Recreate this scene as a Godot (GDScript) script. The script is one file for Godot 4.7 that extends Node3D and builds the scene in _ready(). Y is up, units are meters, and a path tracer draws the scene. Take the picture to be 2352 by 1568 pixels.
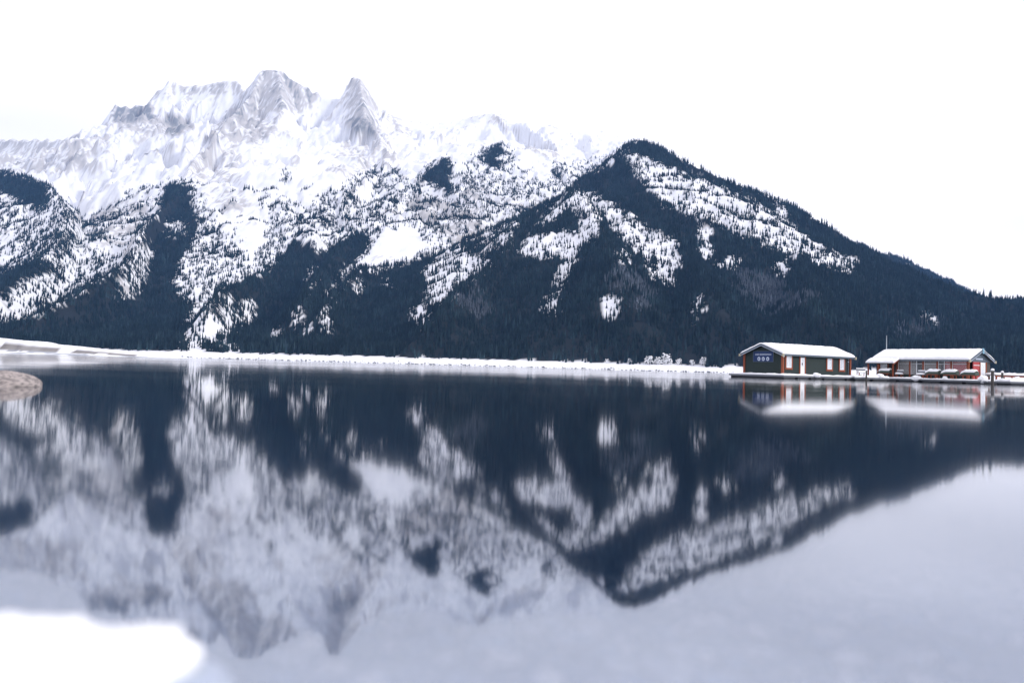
extends Node3D
# A mountain lake in winter: two boathouses on floating docks below a forested, snow-covered massif, seen from just above the water.

const EYE := 0.5            # metres of the lens above the water
const LENS := 1568.2        # focal length in the units of the survey sheet (2352 x 1568) below
var cam: Camera3D
var lookout: Transform3D   # where the surveyor stood
var M := {}                 # materials
var rng := RandomNumberGenerator.new()

func _ready() -> void:
	rng.seed = 20
	# ---- camera -------------------------------------------------------------------------------
	cam = Camera3D.new()
	cam.name = "camera"
	add_child(cam)
	var lens := CameraAttributesPhysical.new()
	lens.frustum_focal_length = 24.0
	lens.frustum_near = 0.05
	lens.frustum_far = 20000.0
	lens.frustum_focus_distance = 120.0
	lens.exposure_aperture = 0.85
	cam.attributes = lens
	cam.fov = 53.13
	cam.near = 0.05
	cam.far = 20000.0
	cam.position = Vector3(0, EYE, 0)
	cam.rotation_degrees = Vector3(2.1147, 0, 1.6325)
	cam.current = true
	lookout = cam.transform
	# ---- sky, sun, air, exposure --------------------------------------------------------------
	var sky_mat := ProceduralSkyMaterial.new()
	sky_mat.sky_top_color = Color(0.955, 0.945, 0.98)
	sky_mat.sky_horizon_color = Color(0.985, 0.97, 0.99)
	sky_mat.sky_curve = 0.2
	sky_mat.ground_bottom_color = Color(0.45, 0.48, 0.55)
	sky_mat.ground_horizon_color = Color(0.7, 0.72, 0.78)
	sky_mat.sun_angle_max = 0.5
	sky_mat.sky_cover = thin_cloud()
	sky_mat.sky_cover_modulate = Color(1, 1, 1, 1)
	var sky := Sky.new()
	sky.sky_material = sky_mat
	var env := Environment.new()
	env.background_mode = Environment.BG_SKY
	env.sky = sky
	env.background_energy_multiplier = 0.99
	env.tonemap_mode = Environment.TONE_MAPPER_LINEAR
	env.tonemap_exposure = 1.43
	env.sdfgi_enabled = true
	env.ssao_enabled = true
	env.ssil_enabled = true
	env.volumetric_fog_enabled = true
	env.volumetric_fog_density = 0.0
	env.fog_enabled = true
	env.fog_density = 0.00007
	env.fog_light_color = Color(0.5, 0.72, 1.0)
	var around := WorldEnvironment.new()
	around.name = "environment"
	around.environment = env
	add_child(around)
	var sun := DirectionalLight3D.new()
	sun.name = "sun"
	sun.light_energy = 0.5
	sun.light_angular_distance = 10.0
	sun.light_color = Color(1.0, 0.985, 0.96)
	sun.sky_mode = DirectionalLight3D.SKY_MODE_LIGHT_ONLY
	sun.shadow_enabled = true
	sun.rotation_degrees = Vector3(-27, 66, 0)
	add_child(sun)
	make_materials()
	build_lake()
	build_mountain()
	build_forest()
	build_shore()
	build_boathouses()
	build_docks()
	build_foreground()

# a thin, even overcast with long faint streaks, the same all round
func thin_cloud() -> ImageTexture:
	var n := FastNoiseLite.new()
	n.seed = 3
	n.frequency = 1.0
	n.fractal_octaves = 4
	var im := Image.create(1024, 512, false, Image.FORMAT_RGBA8)
	for y in 256:
		var up := PI * (0.5 - (y + 0.5) / 512.0)
		for x in 1024:
			var a := TAU * x / 1024.0
			var d := Vector3(cos(a) * cos(up), sin(up), sin(a) * cos(up))
			var v := clampf(0.5 + 0.9 * n.get_noise_3d(d.x * 1.6, d.y * 7.0, d.z * 1.6), 0.0, 1.0)
			im.set_pixel(x, y, Color(1.0, 0.985, 1.0, 0.16 * v))
	return ImageTexture.create_from_image(im)

# ---- small helpers ------------------------------------------------------------------------------
func tag(o: Node, label := "", category := "", group := "", kind := "") -> void:
	if label: o.set_meta("label", label)
	if category: o.set_meta("category", category)
	if group: o.set_meta("group", group)
	if kind: o.set_meta("kind", kind)

func put(called: String, mesh: Mesh, mat: Material, parent: Node = self) -> MeshInstance3D:
	var o := MeshInstance3D.new()
	o.name = called
	o.mesh = mesh
	o.material_override = mat
	parent.add_child(o, true)
	return o

func base(called: String, where: Vector3, turn := 0.0) -> Node3D:
	var o := Node3D.new()
	var n := called
	var k := 1
	while has_node(NodePath(n)):
		n = "%s_%03d" % [called, k]
		k += 1
	o.name = n
	add_child(o)
	o.position = where
	o.rotation.y = turn
	return o

func flat(c: Color, rough := 0.8, spec := 0.4) -> StandardMaterial3D:
	var m := StandardMaterial3D.new()
	m.albedo_color = c.linear_to_srgb()
	m.roughness = rough
	m.metallic_specular = spec
	return m

func noise_tex(freq: float, oct: int, a: Color, b: Color, size := 512, sd := 1, w := 0) -> NoiseTexture2D:
	var n := FastNoiseLite.new()
	n.seed = sd
	n.frequency = freq
	n.fractal_octaves = oct
	var t := NoiseTexture2D.new()
	t.width = w if w else size
	t.height = size
	t.seamless = true
	t.noise = n
	var g := Gradient.new()
	g.set_color(0, a.linear_to_srgb())
	g.set_color(1, b.linear_to_srgb())
	t.color_ramp = g
	return t

func textured(a: Color, b: Color, freq: float, scale: Vector3, rough := 0.85, sd := 1) -> StandardMaterial3D:
	var m := StandardMaterial3D.new()
	m.albedo_texture = noise_tex(freq, 5, a, b, 512, sd)
	m.roughness = rough
	m.metallic_specular = 0.35
	m.uv1_triplanar = true
	m.uv1_scale = scale
	return m

func relief(m: StandardMaterial3D, freq: float, depth_cm: float, sd := 3) -> StandardMaterial3D:
	m.heightmap_enabled = true
	m.heightmap_texture = noise_tex(freq, 5, Color.BLACK, Color.WHITE, 512, sd)
	m.heightmap_scale = depth_cm
	return m

func make_materials() -> void:
	M.snow = relief(textured(Color(0.76, 0.77, 0.8), Color(0.87, 0.875, 0.9), 0.01, Vector3.ONE * 0.35, 0.85, 4), 0.02, 4.0)
	M.ground = StandardMaterial3D.new()
	M.ground.vertex_color_use_as_albedo = true
	M.ground.roughness = 0.95
	M.ground.metallic_specular = 0.2
	M.tree = StandardMaterial3D.new()
	M.tree.vertex_color_use_as_albedo = true
	M.tree.roughness = 0.9
	M.tree.metallic_specular = 0.2
	var w := StandardMaterial3D.new()
	w.albedo_color = Color(0.9, 0.94, 1.0, 0.0)
	w.transparency = BaseMaterial3D.TRANSPARENCY_ALPHA
	w.refraction_enabled = true
	w.refraction_scale = 0.04
	w.roughness = 0.08
	w.roughness_texture = noise_tex(0.008, 4, Color(0.1, 0.1, 0.1), Color(0.75, 0.75, 0.75), 512, 61)
	w.uv1_triplanar = true
	w.uv1_world_triplanar = true
	w.uv1_scale = Vector3(0.006, 1.0, 0.03)
	w.metallic_specular = 0.5
	w.metallic = 0.38
	M.water = w
	M.green = textured(Color(0.014, 0.024, 0.024), Color(0.024, 0.036, 0.035), 0.03, Vector3(0.2, 2.2, 0.2), 0.75, 21)
	M.brown = textured(Color(0.177, 0.044, 0.022), Color(0.265, 0.077, 0.039), 0.04, Vector3(2, 0.4, 2), 0.7, 22)
	M.dark_wood = textured(Color(0.045, 0.041, 0.039), Color(0.090, 0.083, 0.078), 0.04, Vector3(0.5, 2, 0.5), 0.85, 23)
	M.rake = textured(Color(0.075, 0.098, 0.128), Color(0.120, 0.150, 0.180), 0.04, Vector3(0.5, 2, 0.5), 0.7, 24)
	M.roof = flat(Color(0.05, 0.055, 0.06), 0.8)
	M.white = textured(Color(0.62, 0.63, 0.66), Color(0.74, 0.75, 0.78), 0.03, Vector3.ONE, 0.6, 25)
	M.curtain = textured(Color(0.480, 0.504, 0.576), Color(0.744, 0.768, 0.800), 0.05, Vector3(2.5, 0.15, 2.5), 0.9, 26)
	M.beige = textured(Color(0.182, 0.168, 0.159), Color(0.255, 0.237, 0.218), 0.05, Vector3(0.3, 2.5, 0.3), 0.9, 27)
	M.red = textured(Color(0.286, 0.039, 0.046), Color(0.429, 0.073, 0.073), 0.04, Vector3(1.5, 0.3, 1.5), 0.7, 28)
	M.inside = flat(Color(0.03, 0.035, 0.045), 0.8)
	M.navy = textured(Color(0.011, 0.027, 0.090), Color(0.018, 0.041, 0.126), 0.03, Vector3.ONE, 0.6, 29)
	M.pale = flat(Color(0.42, 0.47, 0.58), 0.6)
	M.blue = flat(Color(0.2, 0.38, 0.5), 0.5)
	M.metal = flat(Color(0.4, 0.45, 0.5), 0.4)
	M.brass = flat(Color(0.4, 0.36, 0.26), 0.5)
	var g := StandardMaterial3D.new()
	g.albedo_color = Color(0.9, 0.95, 1.0, 0.08)
	g.transparency = BaseMaterial3D.TRANSPARENCY_ALPHA
	g.roughness = 0.03
	M.glass = g
	M.grey_wood = textured(Color(0.122, 0.136, 0.157), Color(0.218, 0.231, 0.258), 0.04, Vector3(0.6, 2, 0.6), 0.85, 33)
	M.float_ = flat(Color(0.032, 0.035, 0.043), 0.6)
	M.hull = textured(Color(0.033, 0.060, 0.054), Color(0.068, 0.075, 0.060), 0.04, Vector3(3, 0.2, 3), 0.6, 34)
	M.bed = textured(Color(0.098, 0.124, 0.178), Color(0.178, 0.204, 0.267), 0.02, Vector3.ONE * 0.8, 0.9, 8)
	M.bed.uv1_world_triplanar = true

# a shaped box as raw triangles: eight corners, bottom four then top four, each four running round
func hexa(st: SurfaceTool, c: Array) -> void:
	var q := [[0, 3, 2, 1], [4, 5, 6, 7], [0, 1, 5, 4], [1, 2, 6, 5], [2, 3, 7, 6], [3, 0, 4, 7]]
	var mid := Vector3.ZERO
	for p in c: mid += p
	mid /= 8.0
	for f in q:
		var a: Vector3 = c[f[0]]
		var b: Vector3 = c[f[1]]
		var d: Vector3 = c[f[2]]
		var e: Vector3 = c[f[3]]
		var n := (b - a).cross(d - a)
		if n.length() < 1e-9: n = (d - a).cross(e - a)
		n = n.normalized()
		var out_ := n.dot((a + b + d + e) / 4.0 - mid) > 0.0
		if not out_: n = -n
		for t in ([[a, d, b], [a, e, d]] if out_ else [[a, b, d], [a, d, e]]):
			for p in t:
				st.set_normal(n)
				st.add_vertex(p)

func new_st() -> SurfaceTool:
	var st := SurfaceTool.new()
	st.begin(Mesh.PRIMITIVE_TRIANGLES)
	return st

func box(lo: Vector3, hi: Vector3) -> ArrayMesh:
	var st := new_st()
	add_box(st, lo, hi)
	return st.commit()

func add_box(st: SurfaceTool, lo: Vector3, hi: Vector3) -> void:
	hexa(st, [Vector3(lo.x, lo.y, lo.z), Vector3(hi.x, lo.y, lo.z), Vector3(hi.x, lo.y, hi.z), Vector3(lo.x, lo.y, hi.z),
		Vector3(lo.x, hi.y, lo.z), Vector3(hi.x, hi.y, lo.z), Vector3(hi.x, hi.y, hi.z), Vector3(lo.x, hi.y, hi.z)])

func solid(c: Array) -> ArrayMesh:
	var st := new_st()
	hexa(st, c)
	return st.commit()

func tube(points: Array, radii: Array, sides := 8) -> ArrayMesh:
	var st := new_st()
	st.set_smooth_group(0)
	for i in points.size() - 1:
		var a: Vector3 = points[i]
		var b: Vector3 = points[i + 1]
		var ax := (b - a).normalized()
		var u := ax.cross(Vector3(0.31, 0.2, 0.93)).normalized()
		var v := ax.cross(u)
		for k in sides:
			var p := TAU * k / sides
			var q := TAU * (k + 1) / sides
			var d0 := u * cos(p) + v * sin(p)
			var d1 := u * cos(q) + v * sin(q)
			var ra: float = radii[i]
			var rb: float = radii[i + 1]
			for t in [[a, d0, ra], [b, d0, rb], [b, d1, rb], [a, d0, ra], [b, d1, rb], [a, d1, ra]]:
				st.set_normal(t[1])
				st.add_vertex(t[0] + t[1] * t[2])
			if i == points.size() - 2:
				for t in [[b, 0.0], [b + d1 * rb, 1.0], [b + d0 * rb, 1.0]]:
					st.set_normal(ax)
					st.add_vertex(t[0])
	return st.commit()

# a grid of points as one smooth sheet; f(i, j) gives the point
func sheet(nx: int, ny: int, f: Callable) -> ArrayMesh:
	var v := PackedVector3Array()
	v.resize((nx + 1) * (ny + 1))
	for j in ny + 1:
		for i in nx + 1:
			v[j * (nx + 1) + i] = f.call(i, j)
	return grid_mesh(v, nx + 1, ny + 1, PackedColorArray())

func grid_mesh(v: PackedVector3Array, w: int, h: int, colors: PackedColorArray) -> ArrayMesh:
	var n := PackedVector3Array()
	n.resize(v.size())
	var idx := PackedInt32Array()
	idx.resize((w - 1) * (h - 1) * 6)
	for j in h:
		for i in w:
			var k := j * w + i
			var dx := v[k + (1 if i < w - 1 else 0)] - v[k - (1 if i > 0 else 0)]
			var dy := v[k + (w if j < h - 1 else 0)] - v[k - (w if j > 0 else 0)]
			n[k] = dy.cross(dx).normalized()
	var o := 0
	for j in h - 1:
		for i in w - 1:
			var k := j * w + i
			idx[o] = k
			idx[o + 1] = k + 1
			idx[o + 2] = k + w
			idx[o + 3] = k + 1
			idx[o + 4] = k + w + 1
			idx[o + 5] = k + w
			o += 6
	var arr := []
	arr.resize(Mesh.ARRAY_MAX)
	arr[Mesh.ARRAY_VERTEX] = v
	arr[Mesh.ARRAY_NORMAL] = n
	arr[Mesh.ARRAY_INDEX] = idx
	if colors.size(): arr[Mesh.ARRAY_COLOR] = colors
	var m := ArrayMesh.new()
	m.add_surface_from_arrays(Mesh.PRIMITIVE_TRIANGLES, arr)
	return m

# ---- the survey: bearing and height on a 2352 x 1568 sheet plus a depth in metres make a point ---
func at(x: float, y: float, d: float) -> Vector3:
	return lookout * (Vector3((x - 1176.0) / LENS, (784.0 - y) / LENS, -1.0) * d)

func on_sheet(p: Vector3) -> Vector2:
	var c := lookout.affine_inverse() * p
	return Vector2(1176.0 - LENS * c.x / c.z, 784.0 + LENS * c.y / c.z)

# ---- water --------------------------------------------------------------------------------------
func build_lake() -> void:
	# the lake surface
	var water := put("water", sheet(60, 60, func(i: int, j: int): return Vector3(-3600.0 + 120.0 * i, 0.0, -2200.0 + (2240.0 * j / 60.0))), M.water)
	tag(water, "still lake water mirroring the mountain", "", "", "structure")
	# the bed: a pebbly shelf at the camera's feet that drops away
	var n := FastNoiseLite.new()
	n.seed = 5
	n.frequency = 0.35
	var bed := put("lakebed", sheet(90, 110, func(i: int, j: int):
		var a := -1.0 + 2.0 * i / 90.0
		var t := j / 110.0
		var z := 6.0 - 1300.0 * pow(1.0 - t, 4.0)
		var spread := 8.0 + absf(z - 6.0) * 1.6
		var x := a * spread
		var d := maxf(0.0, -z - 0.6)
		var y := shelf(d)
		y = maxf(y, -26.0) + n.get_noise_2d(x, z) * 0.05
		return Vector3(x, y, z)), M.bed)
	# the body of water itself swallows light, red first
	var body := FogVolume.new()
	body.name = "lake_water_body"
	body.shape = RenderingServer.FOG_VOLUME_SHAPE_BOX
	body.size = Vector3(6600, 28.0, 1700)
	body.position = Vector3(0, -14.02, -840)
	var murk := FogMaterial.new()
	murk.albedo = Color(0.06, 0.11, 0.19).linear_to_srgb()
	murk.density = 1.1
	body.material = murk
	add_child(body)
	tag(body, "deep blue lake water under the surface", "", "", "structure")
	tag(bed, "pale pebbly lake bed under shallow water", "", "", "structure")

func shelf(d: float) -> float:
	return -0.08 - 0.1 * d - 0.35 * maxf(0.0, d - 0.6) - 0.4 * maxf(0.0, d - 1.4)

# ---- terrain ------------------------------------------------------------------------------------
const STEP := 6.0
const X0 := -3200.0
const Z0 := -4000.0
const NX := 1102
const NZ := 588
const CX := 552      # coarse grid, every second point
const CZ := 295
var coarse := PackedFloat32Array()
var coarse_along := PackedFloat32Array()
var coarse_off := PackedFloat32Array()
var height := PackedFloat32Array()
var seg := PackedFloat32Array()      # ax ay az bx by bz slope length_so_far cliff
var seg_reach := PackedFloat32Array()
var rib := FastNoiseLite.new()
var rib2 := FastNoiseLite.new()
var crag := FastNoiseLite.new()
var broad := FastNoiseLite.new()
var strata_noise := FastNoiseLite.new()

func ridges() -> Array:
	# each: slope of its flanks and height of the cliff under its crest, then points [sheet x, sheet y, depth in metres] along the crest
	return [
		[[0.8, 95], [-260, 335, 3550], [0, 318, 3560], [130, 319, 3500], [210, 309, 3450], [232, 284, 3460], [254, 266, 3470], [263, 238, 3480], [300, 243, 3500], [350, 233, 3520], [354, 212, 3530], [380, 196, 3540], [388, 178, 3550], [402, 187, 3560], [440, 196, 3570], [470, 196, 3570], [510, 184, 3570], [545, 182, 3570], [562, 206, 3500], [580, 208, 3400]],
		[[0.85, 135], [574, 212, 3330], [590, 180, 3300], [600, 156, 3290], [615, 151, 3290], [640, 158, 3290], [665, 170, 3300], [700, 195, 3300], [740, 217, 3320], [785, 218, 3320], [800, 186, 3300], [812, 172, 3290], [826, 174, 3290], [845, 200, 3300], [868, 244, 3300], [900, 262, 3310]],
		[[0.6, 22], [868, 244, 3310], [920, 272, 3320], [1000, 284, 3350], [1060, 272, 3380], [1135, 256, 3300], [1200, 276, 3340], [1300, 292, 3350], [1400, 300, 3350], [1500, 335, 3300], [1700, 480, 3200], [1900, 620, 3100]],
		[[0.9, 45], [600, 156, 3290], [578, 214, 3180], [540, 254, 3060], [500, 290, 2920], [472, 330, 2760], [440, 372, 2540], [424, 412, 2320], [364, 486, 1960], [325, 520, 1780], [300, 596, 1480], [234, 635, 1330], [187, 667, 1240], [105, 708, 1130], [40, 740, 1080]],
		[[0.85, 30], [640, 160, 3290], [648, 230, 3120], [630, 300, 2920], [600, 360, 2740], [560, 420, 2560], [520, 470, 2360], [500, 540, 2050], [480, 600, 1700]],
		[[0.9, 40], [826, 174, 3290], [838, 262, 3010], [800, 350, 2760], [742, 420, 2500], [702, 482, 2250], [684, 547, 1960], [650, 588, 1740], [615, 620, 1540], [574, 638, 1400], [506, 664, 1260], [474, 702, 1140]],
		[[0.85, 25], [838, 262, 3010], [882, 322, 2850], [905, 380, 2650], [930, 430, 2430], [880, 480, 2200], [820, 535, 1920], [760, 590, 1630], [722, 640, 1400], [694, 690, 1180]],
		[[0.8, 20], [1000, 284, 3350], [1005, 330, 3100], [1016, 364, 2900], [975, 400, 2750], [1000, 440, 2560], [1040, 500, 2220], [982, 584, 1830], [900, 604, 1680], [832, 617, 1540], [779, 661, 1340], [741, 709, 1140]],
		[[0.8, 20], [1135, 256, 3300], [1200, 312, 3080], [1270, 362, 2850], [1300, 400, 2650]],
		[[0.8, 20], [1200, 300, 3150], [1138, 329, 2900], [1120, 380, 2680], [1116, 430, 2460], [1132, 500, 2200], [1120, 560, 1950], [1085, 600, 1750]],
		[[0.8, 20], [-260, 360, 2500], [0, 391, 2400], [60, 404, 2330], [112, 425, 2200], [152, 482, 1980], [130, 560, 1640], [70, 620, 1440], [0, 665, 1290], [-120, 710, 1150]],
		[[0.62, 12], [1463, 320, 2000], [1500, 328, 1990], [1530, 345, 1960], [1600, 380, 1900], [1640, 400, 1860], [1700, 425, 1820], [1800, 465, 1750], [1900, 520, 1640], [2000, 580, 1530], [2100, 630, 1420], [2200, 665, 1330], [2352, 703, 1240], [2560, 745, 1120]],
		[[0.7, 14], [1463, 320, 2000], [1431, 345, 1950], [1407, 374, 1900], [1361, 396, 1850], [1321, 411, 1800], [1297, 439, 1740], [1265, 466, 1670], [1227, 485, 1600], [1184, 509, 1500], [1162, 572, 1350], [1128, 617, 1240], [1072, 649, 1140], [1031, 702, 1030], [985, 752, 960]],
		[[0.62, 10], [1300, 430, 1760], [1332, 438, 1620], [1352, 470, 1500], [1390, 540, 1300], [1410, 620, 1080], [1415, 700, 900]],
		[[0.6, 10], [1463, 320, 2000], [1500, 420, 1760], [1560, 520, 1470], [1610, 620, 1160], [1640, 710, 900]],
		[[0.6, 10], [1800, 465, 1750], [1830, 560, 1380], [1860, 660, 1060], [1880, 740, 820]],
	]

func shore(x: float) -> float:     # depth of the shoreline, metres
	return 860.0 - 0.13 * x - 0.00022 * x * maxf(0.0, x) + 30.0 * broad.get_noise_2d(x * 1.2, 77.0)

func coarse_row(j: int) -> void:
	var z := Z0 + j * STEP * 2.0
	var count := seg_reach.size()
	for i in CX:
		var x := X0 + i * STEP * 2.0
		var best := -1000.0
		var along := 0.0
		var off := 0.0
		var craggy := 0.0
		for s in count:
			var o := s * 9
			var ax := seg[o]
			var az := seg[o + 2]
			var dx := seg[o + 3] - ax
			var dz := seg[o + 5] - az
			var px := x - ax
			var pz := z - az
			var t := clampf((px * dx + pz * dz) / (dx * dx + dz * dz + 0.001), 0.0, 1.0)
			px -= dx * t
			pz -= dz * t
			var r := sqrt(px * px + pz * pz)
			var y := seg[o + 1] + (seg[o + 4] - seg[o + 1]) * t - seg[o + 6] * r
			if y <= best: continue
			y -= seg[o + 8] * (1.0 - exp(-r / 45.0))
			if y > best:
				best = y
				off = r
				craggy = seg[o + 8]
				along = seg[o + 7] + t * sqrt(dx * dx + dz * dz)
		var beyond := -z - shore(x)
		var ground := 0.2 * beyond if beyond < 50.0 else 10.0 + 0.17 * minf(beyond - 50.0, 900.0)
		if beyond < 0.0: ground = beyond * 0.35
		var fade := smoothstep(15.0, 160.0, off)
		var tall := clampf(best / 500.0, 0.15, 1.3)
		best += fade * tall * clampf(0.2 + craggy / 50.0, 0.3, 1.2) * (125.0 * (rib.get_noise_2d((along + 45.0 * rib2.get_noise_2d(x * 0.6 + 900.0, z * 0.6)) * 0.8, off * 0.1) - 0.3) + 24.0 * rib2.get_noise_2d(x, z))
		coarse_along[j * CX + i] = along
		coarse_off[j * CX + i] = off
		coarse[j * CX + i] = maxf(minf(best, 9.0 + 0.95 * maxf(0.0, beyond - 50.0)), ground) if beyond > 50.0 else ground

func build_mountain() -> void:
	rib.seed = 11
	rib.frequency = 0.011
	rib.fractal_octaves = 4
	rib2.seed = 12
	rib2.frequency = 0.006
	rib2.fractal_octaves = 4
	rib2.fractal_type = FastNoiseLite.FRACTAL_RIDGED
	crag.seed = 13
	crag.frequency = 0.022
	crag.fractal_octaves = 4
	strata_noise.seed = 15
	strata_noise.frequency = 0.045
	strata_noise.fractal_octaves = 3
	broad.seed = 14
	broad.frequency = 0.004
	for r in ridges():
		var run := 0.0
		for k in range(1, r.size() - 1):
			var a := at(r[k][0], r[k][1], r[k][2])
			var b := at(r[k + 1][0], r[k + 1][1], r[k + 1][2])
			seg.append_array(PackedFloat32Array([a.x, a.y, a.z, b.x, b.y, b.z, r[0][0], run, r[0][1]]))
			seg_reach.append(maxf(a.y, b.y))
			run += Vector2(b.x - a.x, b.z - a.z).length()
	coarse.resize(CX * CZ)
	coarse_along.resize(CX * CZ)
	coarse_off.resize(CX * CZ)
	var task := WorkerThreadPool.add_group_task(coarse_row, CZ)
	WorkerThreadPool.wait_for_group_task_completion(task)
	height.resize(NX * NZ)
	var task2 := WorkerThreadPool.add_group_task(fine_row, NZ)
	WorkerThreadPool.wait_for_group_task_completion(task2)
	paint_stands()
	var v := PackedVector3Array()
	v.resize(NX * NZ)
	var col := PackedColorArray()
	col.resize(NX * NZ)
	ground_v = v
	ground_c = col
	var task3 := WorkerThreadPool.add_group_task(color_row, NZ)
	WorkerThreadPool.wait_for_group_task_completion(task3)
	var mountain := put("mountain", grid_mesh(ground_v, NX, NZ, ground_c), M.ground)
	tag(mountain, "snow-covered rocky massif with a lower wooded hill on its right", "", "", "structure")

var ground_v := PackedVector3Array()
var ground_c := PackedColorArray()

func fine_row(j: int) -> void:
	var cj := mini(j / 2, CZ - 2)
	var fj := j / 2.0 - cj
	for i in NX:
		var ci := mini(i / 2, CX - 2)
		var fi := i / 2.0 - ci
		var k := cj * CX + ci
		var h := lerpf(lerpf(coarse[k], coarse[k + 1], fi), lerpf(coarse[k + CX], coarse[k + CX + 1], fi), fj)
		if h > 20.0:
			var x := X0 + i * STEP
			var z := Z0 + j * STEP
			var up := clampf((h - 20.0) / 500.0, 0.0, 1.0)
			# tilted beds of rock make small steps
			var bed := h + 0.35 * x + 26.0 * crag.get_noise_2d(x * 0.3, z * 0.3)
			var st := bed / 34.0
			h += up * up * 1.5 * (smoothstep(0.25, 0.75, st - floorf(st)) - (st - floorf(st)))
			h += (2.0 + 4.0 * up) * crag.get_noise_2d(x, z)
		height[j * NX + i] = h

func h_at(x: float, z: float) -> float:
	var u := clampf((x - X0) / STEP, 0.0, NX - 1.001)
	var w := clampf((z - Z0) / STEP, 0.0, NZ - 1.001)
	var i := int(u)
	var j := int(w)
	var k := j * NX + i
	return lerpf(lerpf(height[k], height[k + 1], u - i), lerpf(height[k + NX], height[k + NX + 1], u - i), w - j)

func color_row(j: int) -> void:
	var z := Z0 + j * STEP
	var inv := lookout.affine_inverse()
	for i in NX:
		var x := X0 + i * STEP
		var k := j * NX + i
		var h := height[k]
		ground_v[k] = Vector3(x, h, z)
		var im := maxi(i - 1, 0)
		var ip := mini(i + 1, NX - 1)
		var jm := maxi(j - 1, 0)
		var jp := mini(j + 1, NZ - 1)
		var sx := (height[j * NX + ip] - height[j * NX + im]) / (2.0 * STEP)
		var sz := (height[jp * NX + i] - height[jm * NX + i]) / (2.0 * STEP)
		var slope := sqrt(sx * sx + sz * sz)
		var r := 6
		var around := (height[j * NX + maxi(i - r, 0)] + height[j * NX + mini(i + r, NX - 1)] + height[maxi(j - r, 0) * NX + i] + height[mini(j + r, NZ - 1) * NX + i]) * 0.25
		var bump := clampf((h - around) / 12.0, -1.5, 1.5)
		var high := smoothstep(250.0, 800.0, h)
		var grain := crag.get_noise_2d(x * 3.1, z * 3.1)
		var beds := h * 1.0 + 0.45 * x
		# runs of snow and ribs of rock follow the fall line below each crest
		var ci := mini(i / 2, CX - 2)
		var kc := mini(j / 2, CZ - 2) * CX + ci
		var al := coarse_along[kc]
		var of := coarse_off[kc]
		if absf(coarse_along[kc + 1] - al) < 45.0 and absf(coarse_along[kc + CX] - al) < 45.0:
			al += (coarse_along[kc + 1] - al) * (i / 2.0 - ci) + (coarse_along[kc + CX] - al) * (j / 2.0 - mini(j / 2, CZ - 2))
			of += (coarse_off[kc + 1] - of) * (i / 2.0 - ci) + (coarse_off[kc + CX] - of) * (j / 2.0 - mini(j / 2, CZ - 2))
		al += 34.0 * rib2.get_noise_2d(x * 0.9, z * 0.9) + 8.0 * grain
		var streak := rib.get_noise_2d(al * 2.6, of * 0.45 + 20.0 * grain)
		var strata := strata_noise.get_noise_2d(beds, (x - z) * 0.06)
		var seen_ := inv * Vector3(x, h, z)
		var region := look_up(rock_map, 1176.0 - LENS * seen_.x / seen_.z + 9.0 * grain, 784.0 + LENS * seen_.y / seen_.z + 9.0 * strata)
		var bare := minf(slope, 1.3) * 0.25 + bump * 0.07 + grain * 0.24 + streak * 0.7 + rib.get_noise_2d(al * 8.0, of * 0.9) * 0.45 + strata * 0.16 + region * 0.95 - 0.6
		var c := Color(0.8, 0.81, 0.85)
		var rock := smoothstep(0.0, 0.22, bare) if h > 60.0 else 0.0
		var stone := Color(0.52, 0.505, 0.51).lerp(Color(0.25, 0.26, 0.29), smoothstep(0.35, 0.85, bare))
		c = c.lerp(stone, rock)
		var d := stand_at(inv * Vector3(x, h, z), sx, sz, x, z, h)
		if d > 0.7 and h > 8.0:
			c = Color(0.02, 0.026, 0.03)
		ground_c[k] = c

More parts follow.
